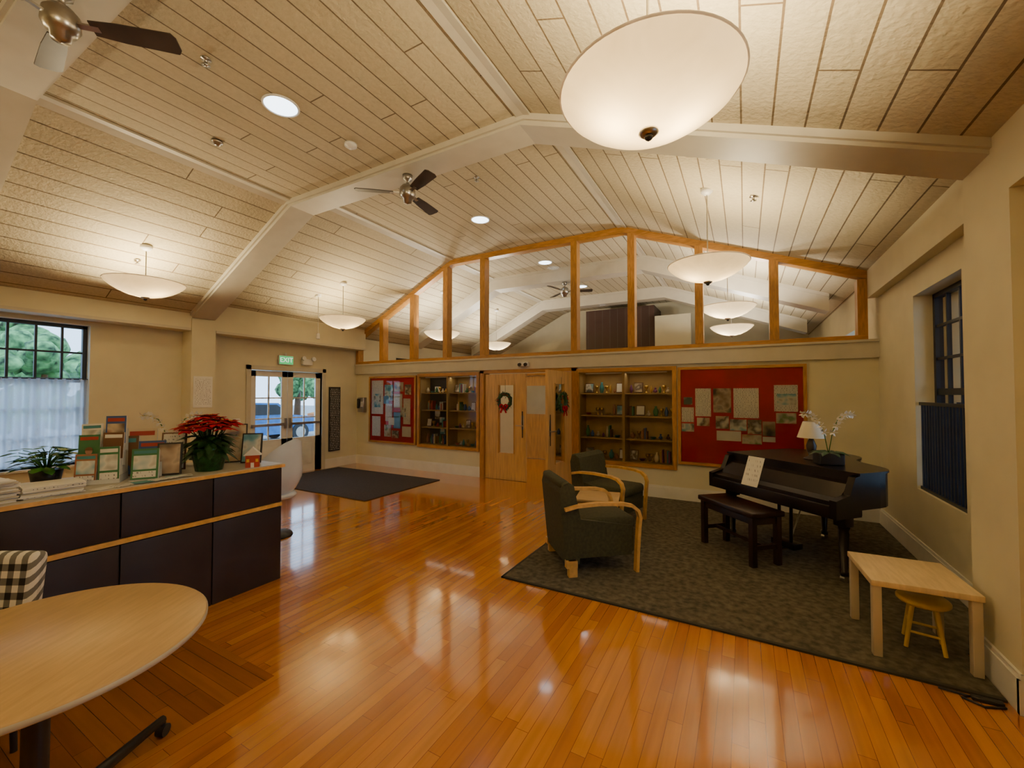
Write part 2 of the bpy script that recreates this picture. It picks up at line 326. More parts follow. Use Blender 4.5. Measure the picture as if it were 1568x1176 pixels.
# clerestory
b=B('window_1'); xs=[-7.08,-6.18,-5.29,-4.39,-2.53,-1.565,-.575,.366]
ft=.10
b.prism([(XL,cz(XL)),(KL,cz(KL)),(KR,cz(KR)),(XR-.1,cz(XR-.1)),(XR-.1,cz(XR-.1)-ft),(KR,cz(KR)-ft),(KL,cz(KL)-ft),(XL,cz(XL)-ft)],'y',YF-.03,YF+.12,WOODH)
b.bb(XL,XR-.1,YF-.03,YF+.12,2.28,2.34,WOODH)
b.bb(XL,XL+.08,YF-.03,YF+.12,2.34,cz(XL)-ft+.03,WOOD); b.bb(XR-.2,XR-.1,YF-.03,YF+.12,2.34,cz(XR-.1)-ft,WOOD)
for x in xs: b.prism([(x-.055,2.34),(x+.055,2.34),(x+.055,cz(x+.055)-ft+.01),(x-.055,cz(x-.055)-ft+.01)],'y',YF-.04,YF+.12,WOOD)
g=YF+.05
b.add([(XL,g,2.3),(XR-.1,g,2.3),(XR-.1,g,cz(XR-.1)-.05),(KR,g,cz(KR)-.05),(KL,g,cz(KL)-.05),(XL,g,cz(XL)-.05)],[[0,1,2,3,4,5]],GLASS)
b.done()
# baseboards
def bboard(n,segs):
    b=B(n)
    for x0,x1,y0,y1 in segs:
        b.bb(x0,x1,y0,y1,0,.17,BASEW)
        if abs(x1-x0)>abs(y1-y0): b.bb(x0,x1,y0+.008,y1,.17,.195,BASEW)
        else: b.bb(x0+ (.0 if x0<0 else .008),x1-(.008 if x0<0 else 0),y0,y1,.17,.195,BASEW)
    b.done()
bboard('baseboard_front',[(XL+.02,-4.45,YF-.022,YF),(-2.49,XR-.02,YF-.022,YF)])
bboard('baseboard_left',[(XL,XL+.022,1.0,3.28),(XL,XL+.022,3.62,4.27),(XL,XL+.022,5.91,YF-.02),(-7.595,-7.573,3.28,3.62)])
bboard('baseboard_right',[(XR-.022,XR,3.62,YF-.02),(1.178,1.2,3.08,3.61),(XR-.022,XR,YN,3.08)])
b=B('baseboard_pilaster'); b.bb(1.178,XR-.02,3.078,3.10,0,.17,BASEW); b.bb(1.19,XR-.02,3.086,3.10,.17,.195,BASEW); b.done()
# ---------------------------------------------------------------- windows
def sash(name,X,y0,y1,z0,z1,ny,nz,mat,gl=True,zsplit=None):
    b=B(name); f=.045
    b.bb(X-.03,X+.03,y0,y0+f,z0,z1,mat); b.bb(X-.03,X+.03,y1-f,y1,z0,z1,mat); b.bb(X-.03,X+.03,y0,y1,z1-f,z1,mat); b.bb(X-.03,X+.03,y0,y1,z0,z0+f,mat)
    for i in range(1,ny): y=y0+(y1-y0)*i/ny; b.bb(X-.015,X+.015,y-.012,y+.012,z0,z1,mat)
    for j in range(1,nz): z=z0+(z1-z0)*j/nz; w=.03 if (zsplit and j==zsplit) else .012; b.bb(X-.018,X+.018,y0,y1,z-w,z+w,mat)
    b.add([(X,y0,z0),(X,y1,z0),(X,y1,z1),(X,y0,z1)],[[0,1,2,3]],GLASS); return b.done()
sash('window_2',XL-.14,1.0,2.2,.65,2.54,5,5,NAVY,zsplit=3)
for i,(y0,y1) in enumerate([(8,9.2),(10.8,12)]): sash('window_%d'%(3+i),XL-.14,y0,y1,.65,2.54,5,5,NAVY,zsplit=3)
sash('window_5',XR+.17,4.45,5.5,.68,2.56,4,6,NAVY,zsplit=3); sash('window_6',XR+.17,1.5,2.6,.68,2.56,4,6,NAVY,zsplit=3)
b=B('window_sill'); b.bb(XL-.2,XL+.04,.98,2.22,.62,.65,BASEW); b.done()
b=B('window_curtain'); n=90; vs=[];y0,y1=1.01,2.19
for i in range(n+1):
    y=y0+(y1-y0)*i/n; x=XL-.07+.022*math.sin(i*1.05)+.008*math.sin(i*.37)
    vs+= [(x,y,.67),(x,y,1.80)]
b.add(vs,[[2*i,2*i+2,2*i+3,2*i+1] for i in range(n)],SHEER,True); b.cyl((XL-.07,1.0,1.80),(XL-.07,2.2,1.80),.008,.008,BLACK); b.done()
b=B('window_grille')
for i in range(16): y=4.5+i*.063; b.bb(XR+.03,XR+.045,y,y+.022,.70,1.5,NAVY)
b.bb(XR+.025,XR+.05,4.45,5.5,.68,.71,NAVY); b.bb(XR+.025,XR+.05,4.45,5.5,1.49,1.52,NAVY); b.done()
# ---------------------------------------------------------------- entry door pair (left wall)
b=B('door_1'); y0,y1=4.35,5.83
for a,c in((y0-.08,y0),(y1,y1+.08)): b.bb(XL-.1,XL+.025,a,c,0,2.13,TRIMC)
b.bb(XL-.1,XL+.025,y0-.08,y1+.08,2.05,2.13,TRIMC)
for k in range(2):
    a=y0+.01+k*.735; c=a+.725; X=XL-.06
    b.bb(X-.02,X+.02,a,a+.11,0,2.04,BASEW); b.bb(X-.02,X+.02,c-.11,c,0,2.04,BASEW); b.bb(X-.02,X+.02,a,c,1.93,2.04,BASEW); b.bb(X-.02,X+.02,a,c,0,.72,BASEW)
    b.bb(X-.012,X+.025,a+.18,c-.18,.15,.6,BASEW,bev=.01)
    m=(a+c)/2; b.bb(X-.012,X+.012,m-.012,m+.012,.72,1.93,BASEW)
    for z in(1.12,1.52): b.bb(X-.012,X+.012,a,c,z-.012,z+.012,BASEW)
    b.add([(X,a,.7),(X,c,.7),(X,c,1.95),(X,a,1.95)],[[0,1,2,3]],GLASS)
    b.bb(X+.03,X+.07,a+.03,c-.03,.98,1.03,STEEL)
    b.box((X+.04,(c-.04) if k==0 else (a+.04),1.02),(.03,.04,.2),STEEL)
b.done()
b=B('exit_sign'); b.bb(-.15,.15,-.02,.02,-.09,.09,WHITE,bev=.008); b.bb(-.14,.14,-.024,-.02,-.08,.08,M('exit_green',(.05,.5,.15),.4,emit=.5,ecol=(.1,.9,.3)))
b.cyl((0,0,.09),(0,0,.14),.02,.02,WHITE); o=b.done((XL+.03,5.0,2.26),math.pi/2)
text('EXIT',.13,(0,-.027,0),(math.pi/2,0,0),M('exit_letters',(.9,.9,.9),.4,emit=1),o,'letters')
b=B('emergency_light'); b.box((0,0,0),(.22,.07,.12),WHITE,bev=.01)
for s in(-.11,.11): b.cyl((s,-.03,.06),(s,-.08,.07),.04,.045,WHITE)
b.done((XL+.04,5.45,2.25),math.pi/2)
b=B('directory_board'); b.bb(XL+.001,XL+.03,6.0,6.28,.35,1.75,RUB); b.bb(XL+.03,XL+.033,6.02,6.26,.38,1.72,TXTD); b.done()
b=B('wall_notice'); b.bb(-7.594,-7.586,3.31,3.58,1.38,1.88,PAPER); b.bb(-7.586,-7.584,3.33,3.56,1.42,1.84,TXT); b.done()
b=B('entry_mat'); b.bb(-7.75,-4.95,4.4,6.15,0.0005,.012,MAT,bev=.004); b.done()
# ---------------------------------------------------------------- interior doors
b=B('door_frame')
b.bb(-4.45,-4.36,YF-.03,YF+.18,0,2.04,WOOD); b.bb(-2.58,-2.49,YF-.03,YF+.18,0,2.04,WOOD); b.bb(-4.45,-2.49,YF-.03,YF+.18,1.99,2.05,WOODH); b.done()
def leaf_door(name,loc,rz,hand):
    b=B(name); w=.87; s=hand; g0,g1=.30,.62
    def bx(a,c,z0,z1,m,y0=-.022,y1=.022,bev=0): b.bb(min(s*a,s*c),max(s*a,s*c),y0,y1,z0,z1,m,bev)
    bx(0,g0,.005,1.97,DOORW); bx(g1,w,.005,1.97,DOORW); bx(g0,g1,.005,.50,DOORW); bx(g0,g1,1.76,1.97,DOORW)
    for a in(g0-.015,g1-.003): bx(a,a+.018,.49,1.77,WOOD,-.027,.027)
    b.add([(s*g0,0,.48),(s*g1,0,.48),(s*g1,0,1.78),(s*g0,0,1.78)],[[0,1,2,3]],GLASS)
    bx(w-.09,w-.04,.95,1.2,STEEL,-.03,-.022); b.cyl((s*(w-.065),-.03,1.02),(s*(w-.065),-.075,1.02),.012,.012,STEEL); b.cyl((s*(w-.065),-.07,1.02),(s*(w-.18),-.07,1.02),.010,.010,STEEL)
    bx(w-.075,w-.055,.80,1.28,RUB,-.034,-.03)
    return b.done(loc,rz)
leaf_door('door_2',(-4.345,YF+.03,0),0,1)
leaf_door('door_3',(-2.60,YF-.04,0),math.radians(87),-1)
def wreath(loc,rz):
    b=B('christmas_wreath')
    b.torus((0,-.04,0),.125,.035,LEAFD,axis='y',jit=.25)
    for i in range(170):
        a=R(0,6.28); r=.125+R(-.03,.03); p=(r*math.cos(a),-.045+R(-.03,.01),r*math.sin(a)); b.leaf(p,(math.cos(a+R(-1.3,1.3)),R(-.7,0.1),math.sin(a+R(-1.3,1.3))),R(.04,.065),.014,LEAFD)
    for i in range(14):
        a=R(0,6.28); b.sph((.125*math.cos(a),-.08,.125*math.sin(a)),.010,POIN,sub=1)
    for s in(-1,1):
        b.torus((s*.045,-.085,-.10),.032,.014,POIN,axis='y',n=14); b.prism([(s*.0,-.11),(s*.03,-.11),(s*.075,-.22),(s*.04,-.225)],'y',-.092,-.086,POIN)
    b.sph((0,-.09,-.10),.02,POIN)
    b.cyl((0,-.02,.12),(0,-.02,.4),.003,.003,LEAFD); b.done(loc,rz)
wreath((-3.89,YF-.0,1.47),0)
wreath((-2.59,6.25,1.47),math.radians(87))
# ---------------------------------------------------------------- display cases
def jar(b,x,y,z,h,r,m): b.lathe([(.001,0),(r*.6,0),(r,h*.35),(r*.9,h*.6),(r*.4,h*.85),(r*.5,h),(.001,h)],m,(x,y,z),n=12)
def fill(b,x0,x1,y,z,hm,seed):
    random.seed(seed); x=x0+.03
    while x<x1-.06:
        k=random.random(); m=random.choice(COLS); w=R(.04,.10)
        if k<.28: jar(b,x+w/2,y+R(-.03,.03),z,R(.06,min(.2,hm)),w*.45,m)
        elif k<.45:
            for q in range(random.randint(2,5)):
                if x>x1-.05: break
                t=R(.015,.03); b.bb(x,x+t,y-.05,y+.06,z,z+R(.12,min(.2,hm)),random.choice(COLS)); x+=t+.002
            w=.02
        elif k<.62:
            b.box((x+w/2+.02,y+.02,z+.085),(w+.05,.012,.17),COLS[4],rot=(-.2,0,0)); b.box((x+w/2+.02,y+.012,z+.085),(w+.03,.012,.14),random.choice(PH+[PAPER,TXT]),rot=(-.2,0,0)); w+=.06
        elif k<.78:
            b.lathe([(.03,0),(.03,.012),(.008,.02),(.008,.05),(.03,.08),(.035,.12),(.001,.12)],M('brass_trophy',(.55,.35,.08),.3,metal=1),(x+w/2,y,z),n=10)
        elif k<.9: b.sph((x+w/2,y,z+.03),.03,m,sub=2); b.sph((x+w/2,y,z+.072),.018,m,sub=1); b.cyl((x+w/2-.02,y,z+.03),(x+w/2-.035,y-.02,z+.02),.008,.006,m,6)
        else: b.lathe([(.001,0),(.03,0),(.045,.03),(.06,.035),(.001,.025)],m,(x+w/2+.02,y,z),n=14); w+=.03
        x+=w+R(.002,.02)
def case(name,x0,x1,z0,z1,cols,rows,seed):
    b=B(name); y=YF; d=.34; f=.05
    b.bb(x0,x1,y+d-.02,y+d,z0,z1,CASEW); b.bb(x0,x0+.02,y,y+d,z0,z1,CASEW); b.bb(x1-.02,x1,y,y+d,z0,z1,CASEW); b.bb(x0,x1,y,y+d,z0,z0+.02,CASEW); b.bb(x0,x1,y,y+d,z1-.02,z1,CASEW)
    b.bb(x0-f,x0+.01,y-.03,y,z0-f,z1+f,WOOD); b.bb(x1-.01,x1+f,y-.03,y,z0-f,z1+f,WOOD); b.bb(x0+.01,x1-.01,y-.03,y,z1-.01,z1+f,WOODH); b.bb(x0+.01,x1-.01,y-.03,y,z0-f,z0+.01,WOODH)
    for i in range(1,cols): x=x0+(x1-x0)*i/cols; b.bb(x-.02,x+.02,y-.01,y+d-.02,z0,z1,CASEW)
    sh=[z0+.02]
    for j in range(1,rows): z=z0+(z1-z0)*j/rows; b.bb(x0+.02,x1-.02,y+.04,y+d-.02,z-.01,z+.01,CASEW); sh.append(z+.01)
    b.add([(x0,y-.012,z0),(x1,y-.012,z0),(x1,y-.012,z1),(x0,y-.012,z1)],[[0,1,2,3]],GLASS)
    b.bb(x0+.1,x1-.1,y+.06,y+.10,z1-.035,z1-.02,WHITE)
    o=b.done()
    l=bpy.data.lights.new('case_light','AREA'); l.shape='RECTANGLE'; l.size=x1-x0-.25; l.size_y=.03; l.energy=.8; l.color=(1,.85,.62)
    q=bpy.data.objects.new('case_light',l); bpy.context.collection.objects.link(q); q.location=((x0+x1)/2,y+.08,z1-.04); q.parent=o
    b=B('display_ornaments')
    for z in sh:
        for i in range(cols): a=x0+(x1-x0)*i/cols+.03; c=x0+(x1-x0)*(i+1)/cols-.03; fill(b,a,c,y+.17,z+.002,(z1-z0)/rows-.08,seed); seed+=1
    b.done()
case('display_case',-2.46,-.95,.50,1.97,2,4,11)
case('display_case',-5.98,-4.52,.54,1.97,2,4,51)
b=B('display_backing'); b.bb(-5.95,-5.28,YF+.30,YF+.318,.58,1.94,RUB)
for i in range(9): x=R(-5.9,-5.4); z=R(.65,1.75); b.bb(x,x+.13,YF+.292,YF+.30,z,z+.11,random.choice(PH+[PAPER]))
b.done()
def board(name,x0,x1,z0,z1,papers):
    b=B(name); y=YF; f=.04
    b.bb(x0,x1,y-.02,y,z0,z1,RED)
    b.bb(x0,x0+f,y-.045,y,z0,z1,WOOD); b.bb(x1-f,x1,y-.045,y,z0,z1,WOOD); b.bb(x0+f,x1-f,y-.045,y,z1-f,z1,WOODH); b.bb(x0+f,x1-f,y-.045,y,z0,z0+f,WOODH)
    for k,(a,c,d,e,m) in enumerate(papers): b.bb(a,c,y-.024-.0004*k,y-.02,d,e,m)
    b.add([(x0+f,y-.04,z0+f),(x1-f,y-.04,z0+f),(x1-f,y-.04,z1-f),(x0+f,y-.04,z1-f)],[[0,1,2,3]],GLASS)
    b.done()
board('bulletin_board',-.88,.72,.55,2.0,[(-.83,-.66,1.18,1.40,TXT),(-.64,-.43,1.27,1.68,TXT),(-.80,-.68,1.44,1.55,PH[3]),(-.40,-.17,1.33,1.68,PH[3]),(-.14,.17,1.26,1.68,TXT),(.35,.62,1.36,1.72,TXT),(.37,.60,1.20,1.34,PH[0]),(.38,.60,1.45,1.60,PH[2]),(-.37,-.20,1.10,1.28,PH[1]),(-.19,.02,1.08,1.24,PH[2]),(.03,.2,1.04,1.24,PH[1]),(.21,.36,1.02,1.22,PH[3]),(-.36,-.05,.93,1.07,PAPER),(-.04,.2,.90,1.03,PH[0]),(.21,.36,.94,1.01,PAPER),(-.62,-.45,1.13,1.25,PH[1]),(-.83,-.66,1.04,1.16,PH[2])])
random.seed(5)
BLU=M('blue_flyer',(.1,.3,.6),.5)
pp=[(-7.38,-7.02,1.15,1.90,TXT),(-7.36,-7.1,.66,1.1,TXT),(-6.98,-6.72,1.45,1.8,PH[2]),(-6.70,-6.45,1.30,1.6,TXT),(-6.95,-6.75,1.0,1.38,TXT),(-6.70,-6.5,.85,1.2,BLU),(-6.42,-6.22,.95,1.5,TXT),(-6.38,-6.2,1.58,1.8,PH[1]),(-6.98,-6.78,.66,.92,PH[0]),(-6.45,-6.2,.68,.9,PAPER),(-6.75,-6.55,.64,.8,PH[1]),(-6.68,-6.42,1.65,1.85,PH[0]),(-7.0,-6.85,1.38,1.55,BLU),(-6.5,-6.35,1.1,1.3,PH[2]),(-6.85,-6.68,.92,1.08,PAPER),(-7.30,-7.1,1.3,1.6,PH[2])]
board('bulletin_board',-7.45,-6.06,.52,1.99,pp)
b=B('wall_telephone'); b.box((0,-.05,0),(.2,.1,.34),STEEL,bev=.015); b.box((-.05,-.12,.03),(.05,.04,.22),RUB,bev=.012)
for i in range(4):
    for j in range(3): b.box((.02+j*.026,-.102,.06-i*.03),(.018,.008,.02),WHITE)
b.done((-7.66,YF,1.35))
b=B('emergency_light'); b.box((0,-.035,0),(.2,.07,.08),WHITE,bev=.01)
for s in(-.06,.06): b.cyl((s,-.06,0),(s,-.10,-.01),.03,.032,RUB)
b.done((-3.47,YF-.05,2.13))
# ---------------------------------------------------------------- pendants
def pendant(x,y,zb=2.8,P=84,col=(1,.81,.49)):
    b=B('pendant_lamp'); h=cz(x,y)-zb
    pr=[(.035,.0),(.10,.008),(.19,.034),(.27,.072),(.335,.115),(.38,.155),(.40,.185)]
    b.lathe(pr,BOWL,n=56); b.torus((0,0,.187),.40,.006,BOWL,n=56,m=6)
    b.lathe([(.001,-.022),(.03,-.02),(.045,-.008),(.04,.006),(.001,.006)],STEEL,n=24); b.sph((0,0,-.024),.02,RUB)
    b.cyl((0,0,0),(0,0,h-.03),.006,.006,STEEL,8); b.lathe([(.001,-.045),(.03,-.04),(.06,-.015),(.065,.02),(.001,.02)],WHITE,(0,0,h-.01),n=20)
    o=b.done((x,y,zb))
    for i in range(2):
        a=i*math.pi+.5; l=bpy.data.lights.new('bulb_light','POINT'); l.energy=P/2; l.color=col; l.shadow_soft_size=.05
        q=bpy.data.objects.new('bulb_light_%d'%i,l); bpy.context.collection.objects.link(q); q.location=(.12*math.cos(a),.12*math.sin(a),.125); q.parent=o
pendant(-.37,1.95,P=125)
for x,y in((-.33,4.9),(-6.5,2.3),(-6.47,5.2)): pendant(x,y)
for x,y in((-.35,-1.1),(-6.5,-1.1)): pendant(x,y,P=140)  # unseen pair behind the camera, added to lift the ambient light
for x,y in((-.22,7.45),(-.22,9.7),(-5.95,7.45),(-5.95,9.8)): pendant(x,y,P=125,col=(1,.90,.76))
b=B('mini_pendant'); h=cz(-6.9)-2.62; b.cyl((0,0,.1),(0,0,h),.006,.006,STEEL); b.cyl((0,0,0),(0,0,.1),.035,.03,WHITE); b.cyl((0,0,h-.03),(0,0,h+.02),.05,.05,WHITE); b.done((-6.9,5.0,2.62))
def fan(x,y,angs,r=.58):
    b=B('ceiling_fan'); b.lathe([(.001,0),(.055,0),(.05,-.05),(.018,-.07),(.018,-.10),(.06,-.12),(.085,-.15),(.09,-.22),(.07,-.26),(.05,-.27),(.045,-.31),(.001,-.325)],STEEL,n=28)
    for a in angs:
        a=math.radians(a); b.T=Matrix.Rotation(a,4,'Z')@Matrix.Translation((0,0,-.20))@Matrix.Rotation(math.radians(-12),4,'X')
        b.box((.12,0,0),(.14,.035,.012),STEEL)
        b.prism([(.15,-.045),(.30,-.06),(r,-.068),(r+.02,-.04),(r+.02,.04),(r,.068),(.30,.06),(.15,.045)],'z',-.004,.004,BLADE)
    b.T=Matrix.Identity(4); b.done((x,y,4.03))
fan(-3.56,.83,(45,172,285)); fan(-3.25,3.45,(98,-22,218),.54); fan(-3.4,8.46,(20,140,260))
def can(x,y):
    b=B('recessed_light'); b.torus((0,0,-.004),.14,.010,WHITE,n=32); b.lathe([(.001,-.006),(.135,-.006)],M('daylight_lens',(.85,.93,1),.3,emit=6,ecol=(.75,.9,1)),n=32); b.done((x,y,cz(x,y)))
can(-3.50,2.15)
for y in(5.38,7.8,10): can(-3.56,y)  # past the glass an extra one is added to brighten the far room
def det(x,y,m,r=.06):
    b=B('smoke_detector'); b.lathe([(.001,-.045),(r*.5,-.045),(r*.6,-.03),(r,-.025),(r,0),(.001,0)],m,n=20); b.done((x,y,cz(x,y)))
det(-3.43,2.83,WHITE); det(-4.55,2.15,STEEL,.05)
for x,y in((-3.5,1.57),(-6.75,2.3),(.1,4.9),(-2.9,4.3)):
    b=B('fire_sprinkler'); b.lathe([(.001,0),(.035,0),(.035,-.008),(.012,-.012),(.012,-.045),(.03,-.05),(.001,-.055)],STEEL,n=14); b.done((x,y,cz(x,y)))
# ---------------------------------------------------------------- carpet
b=B('area_carpet'); b.prism([(-1.85,3.19),(1.17,3.19),(1.17,3.63),(1.43,3.63),(1.43,6.72),(-1.85,6.72)],'z',.0005,.012,CARPET)
b.bb(-1.87,1.17,3.165,3.19,.0005,.013,CEDGE); b.bb(-1.87,-1.85,3.165,6.72,.0005,.013,CEDGE); b.done()
# ---------------------------------------------------------------- reception counter
b=B('reception_counter'); CX0,CX1,CY0,CY1=-4.3,-3.56,-1.0,2.23
b.bb(CX0,CX1,CY0,CY1-.0,0,.96,DARK)
y=CY1
while y>CY0+.1:
    a=max(y-.54,CY0)
    b.bb(CX1,CX1+.018,a+.004,y-.004,.0,.62,DARK,bev=.002); b.bb(CX1,CX1+.018,a+.004,y-.004,.665,.955,DARK,bev=.002); y=a
b.bb(CX1,CX1+.024,CY0,CY1,.628,.658,BEECH)
b.bb(CX0-.02,CX1+.03,CY0,CY1+.02,.96,.985,BEECH); b.bb(CX0-.015,CX1+.022,CY0,CY1+.012,.985,.99,GREY)
b.done()
ZC=.991
# poinsettia
b=B('poinsettia'); b.lathe([(.001,0),(.085,0),(.115,.15),(.13,.17),(.11,.165),(.001,.15)],M('green_foil',(.02,.10,.03),.3,metal=.4,var=.3,scale=30,bump=1),n=18)
random.seed(3)
for i in range(70):
    a=R(0,6.28); e=R(-.5,.3); d=(math.cos(a),math.sin(a),e); b.leaf((.05*math.cos(a),.05*math.sin(a),R(.17,.26)),d,R(.10,.16),R(.05,.075),LEAFD,.4)
for i in range(24):
    a=i*2.4; r=.17*math.sqrt(i/24); z=.40-3.0*r*r+R(-.02,.02); c=(r*math.cos(a),r*math.sin(a),z)
    b.tube([(0,0,.15),(c[0]*.6,c[1]*.6,.26),c],.004,LEAFD,5)
    for ring,(LL,el) in enumerate(((.09,-.05),(.06,.45))):
        for k in range(7): t=k*.9+R(-.2,.2)+ring*.4; b.leaf(c,(math.cos(t)+c[0]*2.5,math.sin(t)+c[1]*2.5,R(-.15,.15)+el),LL*R(.8,1.15),R(.035,.05),POIN,.25)
    for k in range(3): b.sph((c[0]+R(-.01,.01),c[1]+R(-.01,.01),c[2]+.012),.004,YEL,sub=1)
b.done((-3.76,1.76,ZC),sc=1.08)
# potted pothos
b=B('potted_plant'); b.lathe([(.001,0),(.07,0),(.09,.12),(.08,.12),(.001,.1)],RUB,n=18)
for i in range(60):
    a=R(0,6.28); r=R(.04,.15); z=R(.16,.30)-r*.2; b.tube([(0,0,.1),(r*.5*math.cos(a),r*.5*math.sin(a),z*.9),(r*math.cos(a),r*math.sin(a),z)],.003,LEAF,5)
    b.leaf((r*math.cos(a),r*math.sin(a),z),(math.cos(a+R(-.8,.8)),math.sin(a+R(-.8,.8)),R(-.2,.7)),R(.07,.11),R(.06,.08),LEAF,.3)
b.done((-4.05,.93,ZC),sc=.9)
# paper stacks
random.seed(9)
for (x,y,n,sx,sy,r) in((-3.71,.56,15,.24,.30,.1),(-3.72,.87,8,.24,.26,-.08),(-3.95,.62,10,.22,.28,.05)):
    b=B('paper_stack')
    for i in range(n): b.box((R(-.01,.01),R(-.01,.01),.004+i*.008),(sx,sy,.0075),random.choice([PAPER,PAPER,TXT,GREY]),rot=(0,0,R(-.08,.08)))
    b.done((x,y,ZC),r)
b=B('flyer_spread')
for i in range(5): b.box((R(-.01,.01),-.21+i*.10,.001+i*.0022),(R(.08,.10),R(.13,.17),.002),random.choice([PAPER,TXT,PH[2],COLS[6],COLS[2]]),rot=(0,0,R(-.4,.4)))
b.done((-3.62,1.31,ZC))
def cover(b,w,h,y,seed):
    # a printed cover in local XZ at depth y: coloured ground, title band and a portrait silhouette
    rr=random.Random(seed); bg=rr.choice(COLS+[PAPER]); b.bb(-w/2,w/2,y-.002,y,.006,h,bg)
    b.bb(-w*.42,w*.42,y-.004,y-.002,h*.84,h*.94,rr.choice([PAPER,COLS[0],COLS[3],COLS[6]]))
    k=rr.random()
    if k<.5:
        b.prism([(-w*.33,h*.06),(w*.33,h*.06),(w*.28,h*.26),(w*.1,h*.36),(-w*.1,h*.36),(-w*.28,h*.26)],'y',y-.004,y-.002,rr.choice(COLS))
        b.prism([(w*.17*math.cos(t*.524),h*.50+w*.21*math.sin(t*.524)) for t in range(12)],'y',y-.005,y-.002,SKIN)
        b.prism([(w*.19*math.cos(t*.3927),h*.53+w*.21*math.sin(t*.3927)) for t in range(9)],'y',y-.006,y-.002,COLS[4])
    else: b.bb(-w*.42,w*.42,y-.004,y-.002,h*.34,h*.78,rr.choice(PH)); b.bb(-w*.42,w*.42,y-.004,y-.002,h*.08,h*.28,TXT)
def brochure(loc,rz,n,w,tiers,seed):
    random.seed(seed); b=B('brochure_holder'); ac=M('clear_acrylic',(.6,.62,.62),.1,var=.02)
    for t in range(tiers):
        y=t*.06; z=t*.10
        b.bb(-n*w/2,n*w/2,y-.028,y+.028,z,z+.005,ac); b.bb(-n*w/2,n*w/2,y+.027,y+.030,0,z+.16,ac)
        for i in range(n):
            x=-n*w/2+w*(i+.5); h=R(.19,.26)
            b.T=Matrix.Translation((x,y-.014,z+.004))@Matrix.Rotation(-.08,4,'X')@Matrix.Rotation(R(-.03,.03),4,'Y')
            b.bb(-w/2+.006,w/2-.006,0,.016,.006,h,PAPER); cover(b,w-.012,h,0,seed*17+t*5+i); b.T=Matrix.Identity(4)
        b.bb(-n*w/2,n*w/2,y-.032,y-.030,z,z+.03,ac)
    for s in(-1,1): b.bb(s*n*w/2-.002,s*n*w/2+.002,-.03,tiers*.06-.03,0,.05,ac)
    b.done(loc,rz)
F=math.radians(58)
brochure((-3.84,1.12,ZC),F,2,.12,3,1)
brochure((-4.20,.50,ZC),F,2,.11,2,8)
def frame(loc,rz,w,h,m,f=RUB):
    b=B('picture_frame'); T=Matrix.Translation((0,0,.004))@Matrix.Rotation(-.2,4,'X'); b.T=T
    b.bb(-w/2,w/2,-.008,.008,0,h,f,bev=.003); b.bb(-w/2+.012,w/2-.012,-.011,-.007,.012,h-.012,m); b.T=Matrix.Identity(4)
    b.box((0,h*.18+.01,h*.36),(.04,.004,h*.75),f,rot=(.28,0,0)); b.done(loc,rz)
def magaz(loc,rz,w,h,t,seed):
    b=B('magazine_stack')
    b.T=Matrix.Rotation(-.16,4,'X')
    for i in range(t): b.bb(-w/2,w/2,i*.010,i*.010+.009,.006,h-.006*i,PAPER)
    cover(b,w,h,0,seed); b.T=Matrix.Identity(4)
    b.bb(-w/2-.004,w/2+.004,-.015,.11,0,.005,MC['clear_acrylic']); b.bb(-w/2-.004,w/2+.004,.095,.10,0,h*.5,MC['clear_acrylic']); b.done(loc,rz)
magaz((-3.72,1.33,ZC),F,.15,.22,3,21)
magaz((-3.86,1.42,ZC),F,.16,.26,3,32)
magaz((-3.98,1.28,ZC),F,.19,.30,4,45)
magaz((-4.10,1.44,ZC),F,.18,.34,3,58)
frame((-3.76,1.49,ZC),F,.15,.24,PH[3]); frame((-3.97,1.60,ZC),F,.16,.30,TXT,COLS[4])
frame((-3.79,2.10,ZC),F-.25,.16,.26,PH[2]); frame((-3.95,2.04,ZC),F,.2,.34,PH[0])
b=B('tabletop_christmas_tree'); b.cyl((0,0,0),(0,0,.06),.03,.03,COLS[4])
for k in range(5): b.lathe([(.10-k*.016,.05+k*.055),(.02,.14+k*.055)],LEAFD,n=14)
for i in range(90): z=R(.06,.3); r=(.33-z)*.34; a=R(0,6.28); b.leaf((r*math.cos(a)*.7,r*math.sin(a)*.7,z),(math.cos(a),math.sin(a),-.2),.05,.015,LEAFD)
b.sph((0,0,.345),.015,YEL,sub=1); b.done((-4.10,1.87,ZC),sc=1.0)
b=B('house_ornament'); b.bb(-.05,.05,-.04,.04,0,.10,COLS[0]); b.prism([(-.065,.10),(.065,.10),(0,.165)],'y',-.05,.05,PAPER); b.bb(-.012,.012,-.043,-.04,0,.04,PAPER)
for s in(-.032,.032): b.bb(s-.01,s+.01,-.043,-.04,.045,.07,YEL)
b.done((-3.60,2.01,ZC),F)
def orchid(loc,rz,S=1,pot=RUB):
    random.seed(12); b=B('orchid_plant'); b.box((0,0,.045*S),(.17*S,.12*S,.09*S),pot,bev=.01)
    for i in range(8): a=i*.8; b.leaf((0,0,.08*S),(math.cos(a),math.sin(a),.5),.16*S,.045*S,LEAFD,.5)
    for s in(-1,1):
        P=[(0,0,.08*S),(s*.03*S,0,.25*S),(s*.08*S,.02,.36*S),(s*.17*S,.03,.39*S)]; b.tube(P,.004,LEAF,6)
        for t in range(7):
            k=t/6; c=Vector(P[1]).lerp(Vector(P[3]),k)+Vector((0,-.01,(.05*S*math.sin(k*3.14))))
            for q in range(5): a=q*1.257+t; b.leaf(c,(math.cos(a),-.35,math.sin(a)),.035*S,.028*S,PETAL,0)
            b.sph(c,.006,YEL,sub=1)
    b.done(loc,rz)
orchid((-4.21,1.68,ZC),F,1.1)
